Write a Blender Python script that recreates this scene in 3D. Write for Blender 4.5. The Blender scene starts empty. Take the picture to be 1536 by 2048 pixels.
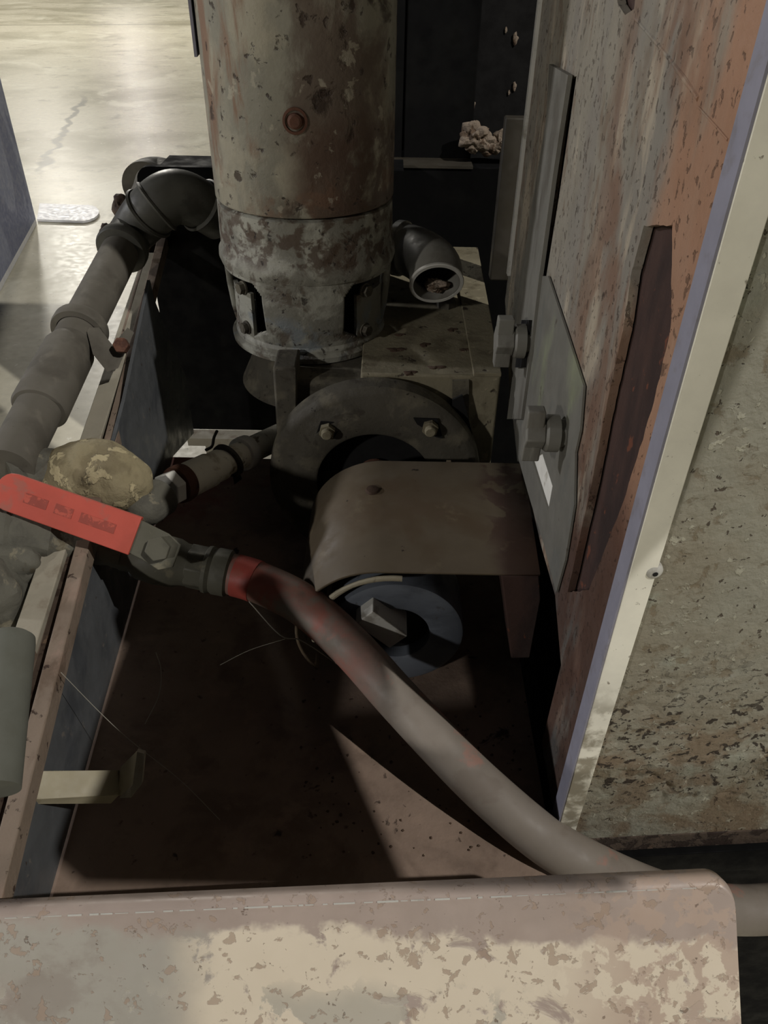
import bpy, bmesh, math, random
from mathutils import Vector, Matrix, noise
from mathutils.geometry import tessellate_polygon
random.seed(7)
SC = bpy.context.scene
COL = SC.collection

# ---------------------------------------------------------------- camera
F_PX = 1540.0
PITCH = math.radians(37.2); ROLL = math.asin(0.0187)
CAM = Vector((0, 0, 1.35))
FW = Vector((0, math.cos(PITCH), -math.sin(PITCH)))
R0 = Vector((1, 0, 0)); U0 = Vector((0, math.sin(PITCH), math.cos(PITCH)))
RT = R0*math.cos(ROLL) + U0*math.sin(ROLL)
UP = U0*math.cos(ROLL) - R0*math.sin(ROLL)
cd = bpy.data.cameras.new('camera'); cam = bpy.data.objects.new('camera', cd); COL.objects.link(cam)
cam.matrix_world = Matrix.Translation(CAM) @ Matrix((RT, UP, -FW)).transposed().to_4x4()
cd.sensor_fit = 'VERTICAL'; cd.sensor_height = 24.0; cd.lens = 24.0*F_PX/2048.0
cd.clip_start = 0.02; cd.clip_end = 200
SC.camera = cam

# ---------------------------------------------------------------- world, exposure, hall lamps
w = bpy.data.worlds.new('hall_ambient'); SC.world = w; w.use_nodes = True
w.node_tree.nodes['Background'].inputs[0].default_value = (0.75, 0.8, 1.0, 1)
w.node_tree.nodes['Background'].inputs[1].default_value = 0.009
SC.view_settings.view_transform = 'Standard'; SC.view_settings.look = 'None'
SC.view_settings.gamma = 1; SC.view_settings.exposure = 0.0; SC.view_settings.use_curve_mapping = False

def lamp(loc, power, radius, color=(1, 0.93, 0.80)):
    l = bpy.data.lights.new('hall_lamp', 'POINT'); l.energy = power; l.shadow_soft_size = radius; l.color = color
    o = bpy.data.objects.new('hall_lamp', l); o.location = loc; COL.objects.link(o); return o
lamp((3.8, -2.35, 6.2), 1350, 0.035, (1.0, 0.965, 0.925))      # high bay lamp behind the viewer on the right
lamp((-7.5, -7.5, 5.2), 1450, 0.25, (1.0, 0.965, 0.93))       # next lamp down the aisle behind the viewer
lamp((-13.0, 2.5, 5.2), 2600, 0.35, (0.95, 0.95, 1.0))      # lamp over the aisle on the left
lamp((-4.5, 14.0, 6.5), 1500, 0.35, (1, .95, .85))          # lamp over the open floor
lamp((-8.7, 29.6, 5.0), 260, 0.3, (1, .97, .93))            # far lamp, mirrored in the polished floor
lamp((-9.0, 22.0, 7.0), 1500, 0.4, (1, .95, .85))

# ---------------------------------------------------------------- helpers: pixels of the survey photo to points on real planes
def ray(px, py):
    return FW + RT*((px-768)/F_PX) + UP*((1024-py)/F_PX)
def P(px, py, x=None, y=None, z=None, d=None):
    r = ray(px, py)
    if d is not None: return CAM + r*d
    if x is not None: return CAM + r*((x-CAM.x)/r.x)
    if y is not None: return CAM + r*((y-CAM.y)/r.y)
    return CAM + r*((z-CAM.z)/r.z)
def PP(px, py, p0, n):
    r = ray(px, py); n = Vector(n)
    return CAM + r*((Vector(p0)-CAM).dot(n)/r.dot(n))
V = Vector

def lin(c):
    if max(c) > 1.0: c = [v/255.0 for v in c]
    return tuple((v/12.92 if v <= 0.04045 else ((v+0.055)/1.055)**2.4) for v in c) + (1,)

# ---------------------------------------------------------------- materials
def mat(name, base, rough=0.75, metal=0.0, layers=(), bump=(60, 0.25, 0.004), spec=0.35, bump2=None, rvar=0.15):
    m = bpy.data.materials.new(name); m.use_nodes = True
    nt = m.node_tree; N = nt.nodes; L = nt.links
    bs = N['Principled BSDF']; bs.inputs['Metallic'].default_value = metal
    bs.inputs['Specular IOR Level'].default_value = spec
    geo = N.new('ShaderNodeNewGeometry'); pos = geo.outputs['Position']
    sep = N.new('ShaderNodeSeparateXYZ'); L.new(pos, sep.inputs[0])
    def nz(scale, stretch=None, detail=6, dist=0.0, off=0.0, rough_=0.6):
        mp = N.new('ShaderNodeMapping'); L.new(pos, mp.inputs[0])
        mp.inputs['Scale'].default_value = stretch or (1, 1, 1); mp.inputs['Location'].default_value = (off, off*0.7, off*1.3)
        t = N.new('ShaderNodeTexNoise'); t.inputs['Scale'].default_value = scale; t.inputs['Detail'].default_value = detail
        t.inputs['Roughness'].default_value = rough_; t.inputs['Distortion'].default_value = dist
        L.new(mp.outputs[0], t.inputs['Vector']); return t.outputs['Fac']
    def mr(src, a, b, c=0.0, d=1.0):
        n = N.new('ShaderNodeMapRange'); n.interpolation_type = 'SMOOTHSTEP'
        n.inputs[1].default_value = a; n.inputs[2].default_value = b; n.inputs[3].default_value = c; n.inputs[4].default_value = d
        L.new(src, n.inputs[0]); return n.outputs[0]
    def mul(a, b, op='MULTIPLY'):
        n = N.new('ShaderNodeMath'); n.operation = op
        for i, s in enumerate((a, b)):
            if isinstance(s, (int, float)): n.inputs[i].default_value = s
            else: L.new(s, n.inputs[i])
        return n.outputs[0]
    # base colour with a gentle tone wander
    mx = N.new('ShaderNodeMix'); mx.data_type = 'RGBA'
    b = lin(base); mx.inputs[6].default_value = tuple(v*0.78 for v in b[:3])+(1,); mx.inputs[7].default_value = tuple(min(1, v*1.2) for v in b[:3])+(1,)
    L.new(nz(25, detail=5, off=3.1), mx.inputs[0]); cur = mx.outputs[2]
    hsum = None
    for i, ly in enumerate(layers):
        if ly.get('kind') == 'vor':
            t = N.new('ShaderNodeTexVoronoi'); t.inputs['Scale'].default_value = ly['s']
            mp = N.new('ShaderNodeMapping'); L.new(pos, mp.inputs[0]); mp.inputs['Scale'].default_value = ly.get('st', (1, 1, 1))
            ad = N.new('ShaderNodeMix'); ad.data_type = 'VECTOR'; ad.inputs[0].default_value = 0.02
            L.new(mp.outputs[0], t.inputs['Vector'])
            f = mr(t.outputs['Distance'], ly['t'], ly['t']-ly.get('w', .05))
            f = mul(f, mr(nz(ly['s']*0.45, detail=2, off=i*5.7), .48, .56))
        else:
            f = nz(ly['s'], ly.get('st'), ly.get('det', 7), ly.get('dist', 0.3), off=ly.get('off', i*2.37+1))
            f = mr(f, ly['t'], ly['t']+ly.get('w', 0.06))
        for (ax, lo, hi) in ly.get('mask', ()):
            # edge of the stain wanders with noise
            s = sep.outputs[ax]
            wob = mul(mul(nz(ly.get('ws', 18), detail=4, off=9.1), 0.5, 'SUBTRACT'), ly.get('wa', abs(hi-lo)*1.6))
            s = mul(s, wob, 'ADD')
            f = mul(f, mr(s, lo, hi))
        f = mul(f, ly.get('a', 1.0))
        mx = N.new('ShaderNodeMix'); mx.data_type = 'RGBA'; L.new(f, mx.inputs[0]); L.new(cur, mx.inputs[6])
        mx.inputs[7].default_value = lin(ly['c']); cur = mx.outputs[2]
        if ly.get('h'):
            h = mul(f, ly['h']); hsum = h if hsum is None else mul(hsum, h, 'ADD')
    L.new(cur, bs.inputs['Base Color'])
    L.new(mr(nz(40, off=7.7), .3, .7, rough-rvar, min(1, rough+rvar)), bs.inputs['Roughness'])
    h = mul(nz(bump[0], detail=8, off=5.5), bump[1])
    if bump2: h = mul(h, mul(nz(bump2[0], detail=3, off=8.8), bump2[1]), 'ADD')
    if hsum is not None: h = mul(h, hsum, 'ADD')
    bp = N.new('ShaderNodeBump'); bp.inputs['Strength'].default_value = 1.0; bp.inputs['Distance'].default_value = bump[2]
    L.new(h, bp.inputs['Height']); L.new(bp.outputs[0], bs.inputs['Normal'])
    m['nodes_ready'] = True
    return m

M = {}
M['floor'] = mat('polished_concrete', (216, 210, 188), rough=0.33, rvar=0.05, spec=0.12, bump=(6, 0.2, 0.004), layers=[
    dict(c=(176, 170, 146), s=0.9, t=.45, w=.22, det=9, a=.85), dict(c=(236, 232, 212), s=1.7, t=.52, w=.16, det=9, a=.7, dist=1.0),
    dict(c=(150, 143, 122), s=4.0, t=.56, w=.15, det=10, a=.55), dict(c=(246, 243, 226), s=22, t=.66, w=.03, det=4, a=.7),
    dict(c=(120, 112, 92), s=30, t=.68, w=.04, det=3, a=.5)])
M['blue'] = mat('blue_grey_board', (142, 148, 172), rough=0.5, bump=(5, .02, .001), layers=[dict(c=(112, 118, 146), s=1.6, t=.53, w=.03, det=1, dist=1.4, a=.8)])
M['white'] = mat('white_paint', (238, 238, 240), rough=0.45, bump=(5, .02, .001))
M['cream_edge'] = mat('cream_painted_edge', (222, 219, 204), rough=0.6, bump=(90, .2, .001), layers=[
    dict(c=(120, 112, 92), s=40, t=.40, w=.16, mask=((2, .98, .84),), a=.85), dict(c=(96, 84, 66), s=160, t=.66, w=.05, a=.7)])
M['lav_edge'] = mat('lavender_primer', (128, 127, 138), rough=0.7, bump=(90, .2, .001), layers=[dict(c=(110, 104, 104), s=60, t=.5, w=.2, a=.5)])
M['motor'] = mat('flaking_motor_paint', (134, 131, 118), rough=0.55, bump=(90, .3, .003), layers=[
    dict(c=(158, 152, 134), s=14, t=.47, w=.12, st=(1, 1, .6), a=.8, h=.1),
    dict(c=(84, 68, 58), s=11, t=.46, w=.10, st=(1, 1, .7), a=.8, h=-.2, mask=((0, -.16, -.08),), off=4.2),
    dict(c=(84, 66, 55), s=20, t=.40, w=.10, st=(1, 1, .8), mask=((2, 1.22, 1.17), (0, -.125, -.085)), a=.9, off=6.0, wa=.05),
    dict(c=(124, 94, 74), s=16, t=.50, w=.10, st=(1.6, 1.6, .30), a=.85, off=11, mask=((0, -.115, -.15),)),
    dict(c=(116, 88, 70), s=30, t=.52, w=.12, a=.55, off=15, mask=((2, 1.15, 1.12), (2, 1.09, 1.105))),
    dict(c=(56, 42, 34), s=60, t=.60, w=.07, a=.85, h=-.4),
    dict(c=(48, 36, 28), s=13, t=.56, w=.06, a=.85, h=-.3, off=21, mask=((0, -.13, -.07),)),
    dict(c=(172, 166, 148), s=42, t=.62, w=.04, a=.55, off=8)])
M['lantern'] = mat('scaled_lantern_paint', (120, 118, 107), rough=0.6, bump=(110, .4, .003), layers=[
    dict(c=(162, 161, 148), s=16, t=.49, w=.10, a=.75, h=.15), dict(c=(118, 125, 128), s=24, t=.52, w=.12, a=.8, mask=((2, 1.0, .97),)),
    dict(c=(78, 64, 51), s=30, t=.53, w=.12, a=.7, h=-.25, off=6), dict(c=(70, 52, 38), s=60, t=.46, w=.1, a=.8, mask=((2, 1.035, 1.05),), wa=.03),
    dict(c=(44, 34, 28), s=90, t=.62, w=.05, a=.8, h=-.3)])
M['cast'] = mat('dusty_cast_iron', (74, 70, 60), rough=0.8, bump=(120, .5, .002), layers=[
    dict(c=(104, 98, 82), s=24, t=.50, w=.15, a=.7), dict(c=(52, 46, 38), s=40, t=.56, w=.1, a=.7), dict(c=(34, 28, 22), s=110, t=.66, w=.04, a=.8, h=-.3)])
M['cast_light'] = mat('dusty_base_plate', (122, 115, 94), rough=0.85, bump=(120, .5, .002), layers=[
    dict(c=(92, 84, 66), s=26, t=.50, w=.14, a=.75), dict(c=(44, 34, 26), s=48, t=.62, w=.05, a=.9, h=-.3), dict(c=(150, 142, 118), s=60, t=.60, w=.06, a=.6)])
M['pipe'] = mat('dusty_grey_pipe', (90, 86, 77), rough=0.72, bump=(80, .15, .001), layers=[
    dict(c=(72, 68, 60), s=18, t=.48, w=.2, a=.8), dict(c=(106, 101, 90), s=30, t=.56, w=.15, a=.6), dict(c=(62, 52, 42), s=70, t=.68, w=.05, a=.6)])
M['pipe_dark'] = mat('dark_grimy_fitting', (74, 73, 66), rough=0.5, bump=(80, .2, .001), layers=[
    dict(c=(52, 50, 44), s=22, t=.5, w=.14, a=.8), dict(c=(98, 96, 88), s=18, t=.58, w=.12, a=.5)])
M['rail'] = mat('brown_grey_rail', (120, 106, 92), rough=0.75, bump=(90, .4, .002), layers=[
    dict(c=(92, 76, 62), s=24, t=.5, w=.12, st=(1, .4, 1), a=.8), dict(c=(142, 120, 106), s=22, t=.56, w=.1, st=(1, .5, 1), a=.6), dict(c=(52, 34, 24), s=70, t=.62, w=.05, a=.9, h=-.4)])
M['groove'] = mat('rusty_rail_groove', (66, 54, 44), rough=0.9, bump=(90, .6, .003), layers=[
    dict(c=(40, 26, 18), s=60, t=.5, w=.08, a=.9), dict(c=(104, 84, 66), s=80, t=.62, w=.05, a=.8)])
M['pale_bar'] = mat('pale_dusty_bar', (146, 140, 124), rough=0.8, bump=(90, .3, .002), layers=[dict(c=(116, 104, 88), s=22, t=.52, w=.14, a=.8)])
M['sheet'] = mat('blue_grey_sheet', (84, 86, 87), rough=0.42, spec=.5, bump=(20, .2, .002), layers=[
    dict(c=(66, 69, 72), s=12, t=.50, w=.15, a=.8), dict(c=(120, 112, 102), s=44, t=.64, w=.06, a=.6), dict(c=(60, 44, 34), s=80, t=.68, w=.04, a=.7)])
M['tray'] = mat('brown_tray_steel', (128, 110, 96), rough=0.8, bump=(100, .4, .002), layers=[
    dict(c=(104, 88, 76), s=16, t=.48, w=.16, a=.8), dict(c=(142, 122, 106), s=30, t=.56, w=.14, a=.6),
    dict(c=(116, 70, 60), s=10, t=.40, w=.2, a=.75, mask=((1, .78, .84),)),
    dict(c=(30, 20, 16), s=30, t=.66, w=.05, a=.85, h=-.5), dict(c=(60, 46, 38), s=90, t=.64, w=.08, a=.7, h=-.3), dict(c=(170, 160, 140), s=140, t=.74, w=.03, a=.8)])
M['black'] = mat('black_painted_steel', (8, 8, 8), spec=.12, rough=0.8, bump=(60, .2, .001), layers=[
    dict(c=(17, 17, 15), s=9, t=.5, w=.2, a=.8), dict(c=(60, 56, 50), s=140, t=.74, w=.03, a=.4)])
M['void'] = mat('void_black', (14, 13, 12), rough=0.9, bump=(60, .2, .001))  # flat black puts the shade of hollows and openings into the colour
M['guard'] = mat('olive_brown_guard', (104, 93, 76), rough=0.6, bump=(40, .12, .001), layers=[
    dict(c=(92, 76, 58), s=9, t=.48, w=.2, a=.7), dict(c=(70, 48, 44), s=14, t=.47, w=.03, det=4, a=.75, mask=((0, .10, .125),), wa=.05),
    dict(c=(34, 26, 20), s=60, t=.68, w=.03, a=.9), dict(c=(128, 116, 92), s=20, t=.6, w=.1, a=.5)])
M['steel_blue'] = mat('worn_grey_steel', (92, 97, 104), rough=0.5, bump=(80, .2, .001), layers=[
    dict(c=(70, 74, 80), s=20, t=.5, w=.12, st=(.4, 1, 1), a=.8), dict(c=(60, 56, 50), s=60, t=.62, w=.06, a=.5)])
M['lip'] = mat('chalky_lip', (150, 142, 120), rough=0.8, bump=(100, .4, .002), layers=[dict(c=(84, 70, 52), s=40, t=.5, w=.1, a=.8)])
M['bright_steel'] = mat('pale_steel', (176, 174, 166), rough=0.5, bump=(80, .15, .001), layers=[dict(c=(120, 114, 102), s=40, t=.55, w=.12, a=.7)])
M['wall'] = mat('rusted_side_plate', (134, 128, 115), rough=0.66, bump=(120, .35, .0025), layers=[
    dict(c=(112, 96, 80), s=34, t=.50, w=.12, st=(1, 1, .5), a=.7, off=41),
    dict(c=(124, 119, 110), s=12, t=.46, w=.16, st=(1, 1, .35), a=.8), dict(c=(172, 160, 140), s=22, t=.54, w=.10, st=(1, 1, .3), a=.7, off=3),
    dict(c=(112, 84, 66), s=13, t=.44, w=.12, st=(1, 1, .35), a=.8, mask=((1, .66, .56),), wa=.1, off=7),
    dict(c=(152, 116, 92), s=9, t=.30, w=.2, st=(1, 1, .4), a=.85, mask=((1, .485, .455), (2, 1.0, 1.06)), wa=.04),
    dict(c=(84, 58, 46), s=12, t=.38, w=.14, st=(1, 1, .4), a=.9, mask=((1, .58, .50), (2, 1.12, 1.02)), wa=.06, off=13),
    dict(c=(80, 80, 76), s=14, t=.38, w=.14, st=(1, 1, .4), a=.9, mask=((2, .96, .90),), wa=.06, off=27), dict(c=(92, 94, 90), s=14, t=.40, w=.14, st=(1, 1, .4), a=.8, mask=((1, .60, .66), (2, 1.10, 1.0)), wa=.06, off=17),
    dict(c=(74, 54, 44), s=24, t=.40, w=.14, st=(1, 1, .35), a=.9, off=51, mask=((2, 1.06, .98), (1, .53, .49)), wa=.04), dict(c=(62, 44, 32), s=150, t=.60, w=.05, st=(1, 1, .8), a=.55, h=-.4), dict(c=(54, 38, 28), s=80, t=.62, w=.05, st=(1, 1, .8), a=.6, h=-.3, off=30)])
M['strap'] = mat('grey_adjuster_strap', (112, 110, 102), rough=0.6, bump=(90, .2, .001), layers=[
    dict(c=(88, 84, 76), s=20, t=.5, w=.14, st=(1, 1, .3), a=.8), dict(c=(150, 148, 138), s=26, t=.62, w=.06, st=(1, 1, .2), a=.7)])
M['green_plate'] = mat('green_tinged_plate', (104, 102, 94), rough=0.65, bump=(90, .2, .001), layers=[
    dict(c=(122, 126, 102), s=14, t=.50, w=.16, st=(1, 1, .4), a=.8, mask=((2, .90, .96),)), dict(c=(96, 96, 90), s=22, t=.54, w=.1, st=(1, 1, .4), a=.8), dict(c=(70, 60, 50), s=60, t=.66, w=.05, a=.7)])
M['panel'] = mat('pitted_grey_green_panel', (136, 134, 120), rough=0.7, bump=(140, .6, .003), bump2=(60, .6), layers=[
    dict(c=(124, 117, 100), s=9, t=.42, w=.2, a=.8), dict(c=(146, 152, 138), s=13, t=.54, w=.12, a=.7, off=4),
    dict(c=(102, 88, 66), s=60, t=.56, w=.08, a=.6, h=-.2),
    dict(c=(108, 90, 70), s=26, t=.46, w=.14, a=.75, mask=((2, .93, .86),), wa=.12),
    dict(c=(40, 30, 22), s=150, t=.57, w=.03, st=(.8, 1, 1), det=5, a=.95, h=-1.0, mask=((2, .965, .88), (2, .755, .79)), wa=.10),
    dict(c=(60, 46, 34), s=150, t=.655, w=.03, det=3, a=.85, h=-.6),
    dict(c=(170, 168, 150), s=120, t=.62, w=.05, det=3, a=.5, h=.3)])
M['ledge'] = mat('blistered_rust_ledge', (76, 64, 54), rough=0.8, bump=(110, .6, .003), layers=[
    dict(c=(40, 28, 22), s=60, t=.5, w=.06, a=.9, h=-.4), dict(c=(100, 82, 68), s=50, t=.6, w=.06, a=.7)])
M['front'] = mat('front_panel_paint', (158, 143, 132), rough=0.5, spec=.45, bump=(70, .25, .0015), layers=[
    dict(c=(146, 133, 123), s=9, t=.45, w=.2, a=.7),
    dict(c=(154, 150, 139), s=9, t=.30, w=.2, a=.95, mask=((0, -.06, -.13), (1, .214, .208)), wa=.03),
    dict(c=(132, 122, 112), s=18, t=.50, w=.1, a=.6, mask=((0, -.13, -.17), (1, .214, .200)), wa=.03),
    dict(c=(208, 196, 174), s=34, t=.36, w=.07, a=.88, dist=.6, mask=((1, .213, .208), (0, -.13, -.09)), wa=.022, ws=40, h=.25),
    dict(c=(166, 160, 146), s=20, t=.55, w=.025, a=.9, mask=((1, .196, .182),), wa=.02, h=-.2, off=3),
    dict(c=(168, 148, 132), s=70, t=.47, w=.05, a=.8, off=5, mask=((0, .09, .16),), wa=.06),
    dict(c=(150, 130, 112), s=110, t=.58, w=.04, a=.7, h=-.2, off=31), dict(c=(110, 90, 74), s=120, t=.68, w=.03, a=.7, h=-.3)])
M['hose'] = mat('faded_red_hose', (118, 110, 100), rough=0.62, bump=(90, .15, .001), layers=[
    dict(c=(148, 80, 66), s=20, t=.36, w=.26, a=.85, mask=((0, .02, -.07),), wa=.05),
    dict(c=(104, 94, 84), s=22, t=.5, w=.12, a=.6), dict(c=(146, 104, 90), s=26, t=.58, w=.08, a=.6), dict(c=(176, 164, 148), s=120, t=.72, w=.03, a=.5)])
M['red_tip'] = mat('bright_red_ferrule_patch', (160, 74, 64), rough=0.6, bump=(120, .4, .001), layers=[dict(c=(150, 84, 72), s=80, t=.55, w=.08, a=.7)])
M['red'] = mat('red_vinyl_sleeve', (176, 78, 64), rough=0.55, bump=(60, .1, .001), layers=[dict(c=(160, 72, 58), s=14, t=.5, w=.15, a=.7), dict(c=(140, 94, 82), s=30, t=.58, w=.08, a=.6)])
M['print'] = mat('worn_dark_print', (142, 66, 55), rough=0.6, bump=(60, .1, .001), layers=[dict(c=(180, 84, 68), s=130, t=.52, w=.06, a=.8)])
M['brass'] = mat('dusty_tarnished_brass', (84, 82, 70), rough=0.7, bump=(90, .3, .001), layers=[
    dict(c=(70, 68, 58), s=26, t=.5, w=.12, a=.8), dict(c=(118, 112, 92), s=40, t=.6, w=.08, a=.6)])
M['crust'] = mat('mineral_crusted_brass', (136, 126, 98), rough=0.85, bump=(70, .7, .004), layers=[
    dict(c=(110, 100, 76), s=22, t=.47, w=.1, a=.8), dict(c=(172, 160, 126), s=30, t=.56, w=.04, a=.85, h=.3), dict(c=(60, 56, 46), s=34, t=.64, w=.05, a=.8)])
M['grime'] = mat('grey_grime', (92, 90, 80), rough=0.9, bump=(80, .6, .003), layers=[
    dict(c=(80, 78, 70), s=34, t=.5, w=.1, a=.85), dict(c=(122, 116, 98), s=40, t=.6, w=.06, a=.8), dict(c=(70, 58, 36), s=24, t=.6, w=.08, a=.6)])
M['pvc'] = mat('stained_white_pvc', (236, 231, 212), rough=0.5, bump=(90, .1, .001), layers=[
    dict(c=(176, 164, 134), s=34, t=.5, w=.14, a=.75), dict(c=(96, 78, 54), s=44, t=.60, w=.08, a=.8)])
M['pvc_clean'] = mat('white_plastic', (226, 224, 214), rough=0.45, bump=(90, .1, .001), layers=[dict(c=(170, 164, 148), s=40, t=.62, w=.06, a=.6)])
M['rust'] = mat('deep_rust', (92, 62, 48), rough=0.9, bump=(120, .7, .002), layers=[dict(c=(60, 36, 26), s=50, t=.5, w=.1, a=.8)])
M['shaded_rust'] = mat('shaded_channel_rust', (64, 46, 40), rough=0.8, bump=(100, .5, .002), layers=[dict(c=(40, 30, 28), s=14, t=.45, w=.15, st=(1, 1, .3), a=.8), dict(c=(110, 64, 44), s=60, t=.62, w=.05, a=.7)])
M['band'] = mat('dark_steel_band', (58, 54, 46), rough=0.5, bump=(90, .2, .001))
M['hook'] = mat('cream_hook_paint', (150, 142, 118), rough=0.6, bump=(90, .2, .001), layers=[dict(c=(120, 108, 84), s=24, t=.55, w=.12, a=.8)])
M['web'] = mat('cobweb_silk', (150, 146, 134), rough=0.9, bump=(5, .01, .001))
M['debris'] = mat('chalky_debris', (140, 126, 110), rough=0.95, bump=(120, 1.0, .004), layers=[dict(c=(96, 78, 62), s=60, t=.52, w=.06, a=.9)])
M['crumb'] = mat('rust_crumbs', (70, 54, 42), rough=0.95, bump=(120, .5, .002), layers=[dict(c=(150, 140, 116), s=50, t=.6, w=.04, a=.9)])

# ---------------------------------------------------------------- mesh helpers
def tag(o, label=None, cat=None, group=None, kind=None):
    if label: o['label'] = label
    if cat: o['category'] = cat
    if group: o['group'] = group
    if kind: o['kind'] = kind
    return o
def link_mesh(name, bm, m, loc=V((0, 0, 0)), parent=None, smooth=35, bevel=0, subd=0):
    bmesh.ops.recalc_face_normals(bm, faces=bm.faces)
    me = bpy.data.meshes.new(name)
    for v in bm.verts: v.co -= loc
    bm.to_mesh(me); bm.free()
    mats = m if isinstance(m, (list, tuple)) else [m]
    for k in mats: me.materials.append(M[k])
    if smooth:
        for p in me.polygons: p.use_smooth = True
        me.set_sharp_from_angle(angle=math.radians(smooth))
    o = bpy.data.objects.new(name, me); COL.objects.link(o)
    if bevel:
        b = o.modifiers.new('bevel', 'BEVEL'); b.width = bevel; b.segments = 3; b.limit_method = 'ANGLE'; b.angle_limit = math.radians(40); b.harden_normals = False
    if parent is not None:
        o.parent = parent
    else: o.location = loc
    return o
def thing(name, label, cat, loc, group=None):
    o = bpy.data.objects.new(name, None); COL.objects.link(o); o.location = loc; o.empty_display_size = .03
    tag(o, label, cat, group); o['_l'] = 0; del o['_l']; return o
def part(name, bm, m, t, label=None, **k):
    # t: top-level thing or part; a part's frame equals its thing's frame
    root = t
    while root.parent: root = root.parent
    o = link_mesh(name, bm, m, loc=V(root.location), parent=t, **k)
    if label: o['label'] = label
    return o
def single(name, bm, m, label, cat, group=None, kind=None, **k):
    xs = [v.co.x for v in bm.verts]; ys = [v.co.y for v in bm.verts]; zs = [v.co.z for v in bm.verts]
    loc = V(((min(xs)+max(xs))/2, (min(ys)+max(ys))/2, min(zs)))
    return tag(link_mesh(name, bm, m, loc=loc, **k), label, cat, group, kind)
def nb(): return bmesh.new()

def prism(bm, pts, vec, mi=0, holes=()):
    """polygon (with holes) extruded by vec"""
    loops = [[V(p) for p in pts]] + [[V(p) for p in h] for h in holes]
    flat = [p for l in loops for p in l]; vec = V(vec)
    tris = tessellate_polygon(loops)
    a = [bm.verts.new(p) for p in flat]; b = [bm.verts.new(p+vec) for p in flat]
    for t in tris:
        for vs, f in ((a, t), (b, t[::-1])):
            try: bm.faces.new([vs[i] for i in f]).material_index = mi
            except ValueError: pass
    k = 0
    for l in loops:
        n = len(l)
        for i in range(n):
            j = (i+1) % n
            bm.faces.new((a[k+i], a[k+j], b[k+j], b[k+i])).material_index = mi
        k += n
    return bm
def box(bm, lo, hi, mi=0):
    x0, y0, z0 = lo; x1, y1, z1 = hi
    return prism(bm, [(x0, y0, z0), (x1, y0, z0), (x1, y1, z0), (x0, y1, z0)], (0, 0, z1-z0), mi)
def frame_from(d, hint=None):
    d = V(d).normalized(); h = V(hint) if hint else (V((0, 0, 1)) if abs(d.z) < .9 else V((1, 0, 0)))
    a = h.cross(d).normalized(); b = d.cross(a); return a, b, d
def lathe(bm, prof, org, axis, seg=64, mi=0, a0=0, a1=2*math.pi, hint=None):
    """prof list of (r, h) along axis"""
    a, b, d = frame_from(axis, hint); org = V(org); full = abs(a1-a0-2*math.pi) < 1e-6
    rings = []; n = seg if full else seg+1
    for r, h in prof:
        rings.append([bm.verts.new(org+d*h+(a*math.cos(a0+(a1-a0)*i/seg)+b*math.sin(a0+(a1-a0)*i/seg))*max(r, 1e-5)) for i in range(n)])
    for k in range(len(rings)-1):
        for i in range(n if full else n-1):
            j = (i+1) % n
            bm.faces.new((rings[k][i], rings[k][j], rings[k+1][j], rings[k+1][i])).material_index = mi
    return rings
def closed_lathe(bm, prof, org, axis, seg=64, mi=0):
    return lathe(bm, [(0, prof[0][1])]+list(prof)+[(0, prof[-1][1])], org, axis, seg, mi)
def spline(pts, n=8):
    pts = [V(p) for p in pts]; out = []
    q = [pts[0]*2-pts[1]]+pts+[pts[-1]*2-pts[-2]]
    for i in range(1, len(q)-2):
        for k in range(n):
            t = k/n; p0, p1, p2, p3 = q[i-1:i+3]
            out.append(.5*((2*p1)+(p2-p0)*t+(2*p0-5*p1+4*p2-p3)*t*t+(3*p1-p0-3*p2+p3)*t**3))
    out.append(pts[-1]); return out
def tube(bm, pts, r, seg=28, caps=True, mi=0, inner=None, wob=0, jit=0):
    pts = [V(p) for p in pts]; n = len(pts); rs = r if isinstance(r, (list, tuple)) else [r]*n
    def ringset(rs_):
        a = None; rings = []
        for i, p in enumerate(pts):
            d = (pts[min(i+1, n-1)]-pts[max(i-1, 0)]).normalized()
            if a is None: a, b, _ = frame_from(d)
            else: a = (a-d*a.dot(d)).normalized(); b = d.cross(a)
            rr = rs_[i]*(1+(wob*noise.noise(p*60) if wob else 0))
            rings.append([bm.verts.new(p+(a*math.cos(2*math.pi*k/seg)+b*math.sin(2*math.pi*k/seg))*rr*(1+(jit*noise.noise(V((k*.5, i*.4, 1))) if jit else 0))) for k in range(seg)])
        return rings
    def skin(R):
        for i in range(n-1):
            for k in range(seg):
                j = (k+1) % seg; bm.faces.new((R[i][k], R[i][j], R[i+1][j], R[i+1][k])).material_index = mi
    R = ringset(rs); skin(R)
    if inner:
        R2 = ringset([max(1e-4, x-inner) for x in rs]); skin(R2)
        for e in (0, -1):
            for k in range(seg):
                j = (k+1) % seg; bm.faces.new((R[e][k], R[e][j], R2[e][j], R2[e][k])).material_index = mi
    elif caps:
        for e in (0, -1): bm.faces.new(R[e]).material_index = mi
    return bm
def sweep_rect(bm, pts, wv, t_, w_, mi=0):
    """flat bar of width w_ along wv (direction) and thickness t_, swept along pts"""
    pts = [V(p) for p in pts]; n = len(pts); wv = V(wv).normalized(); R = []
    for i, p in enumerate(pts):
        d = (pts[min(i+1, n-1)]-pts[max(i-1, 0)]).normalized()
        ww = (wv-d*wv.dot(d)).normalized(); nn = d.cross(ww)
        R.append([bm.verts.new(p+ww*sx*w_/2+nn*sy*t_/2) for sx, sy in ((-1, -1), (1, -1), (1, 1), (-1, 1))])
    for i in range(n-1):
        for k in range(4):
            j = (k+1) % 4; bm.faces.new((R[i][k], R[i][j], R[i+1][j], R[i+1][k])).material_index = mi
    bm.faces.new(R[0]); bm.faces.new(R[-1]); return bm
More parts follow.
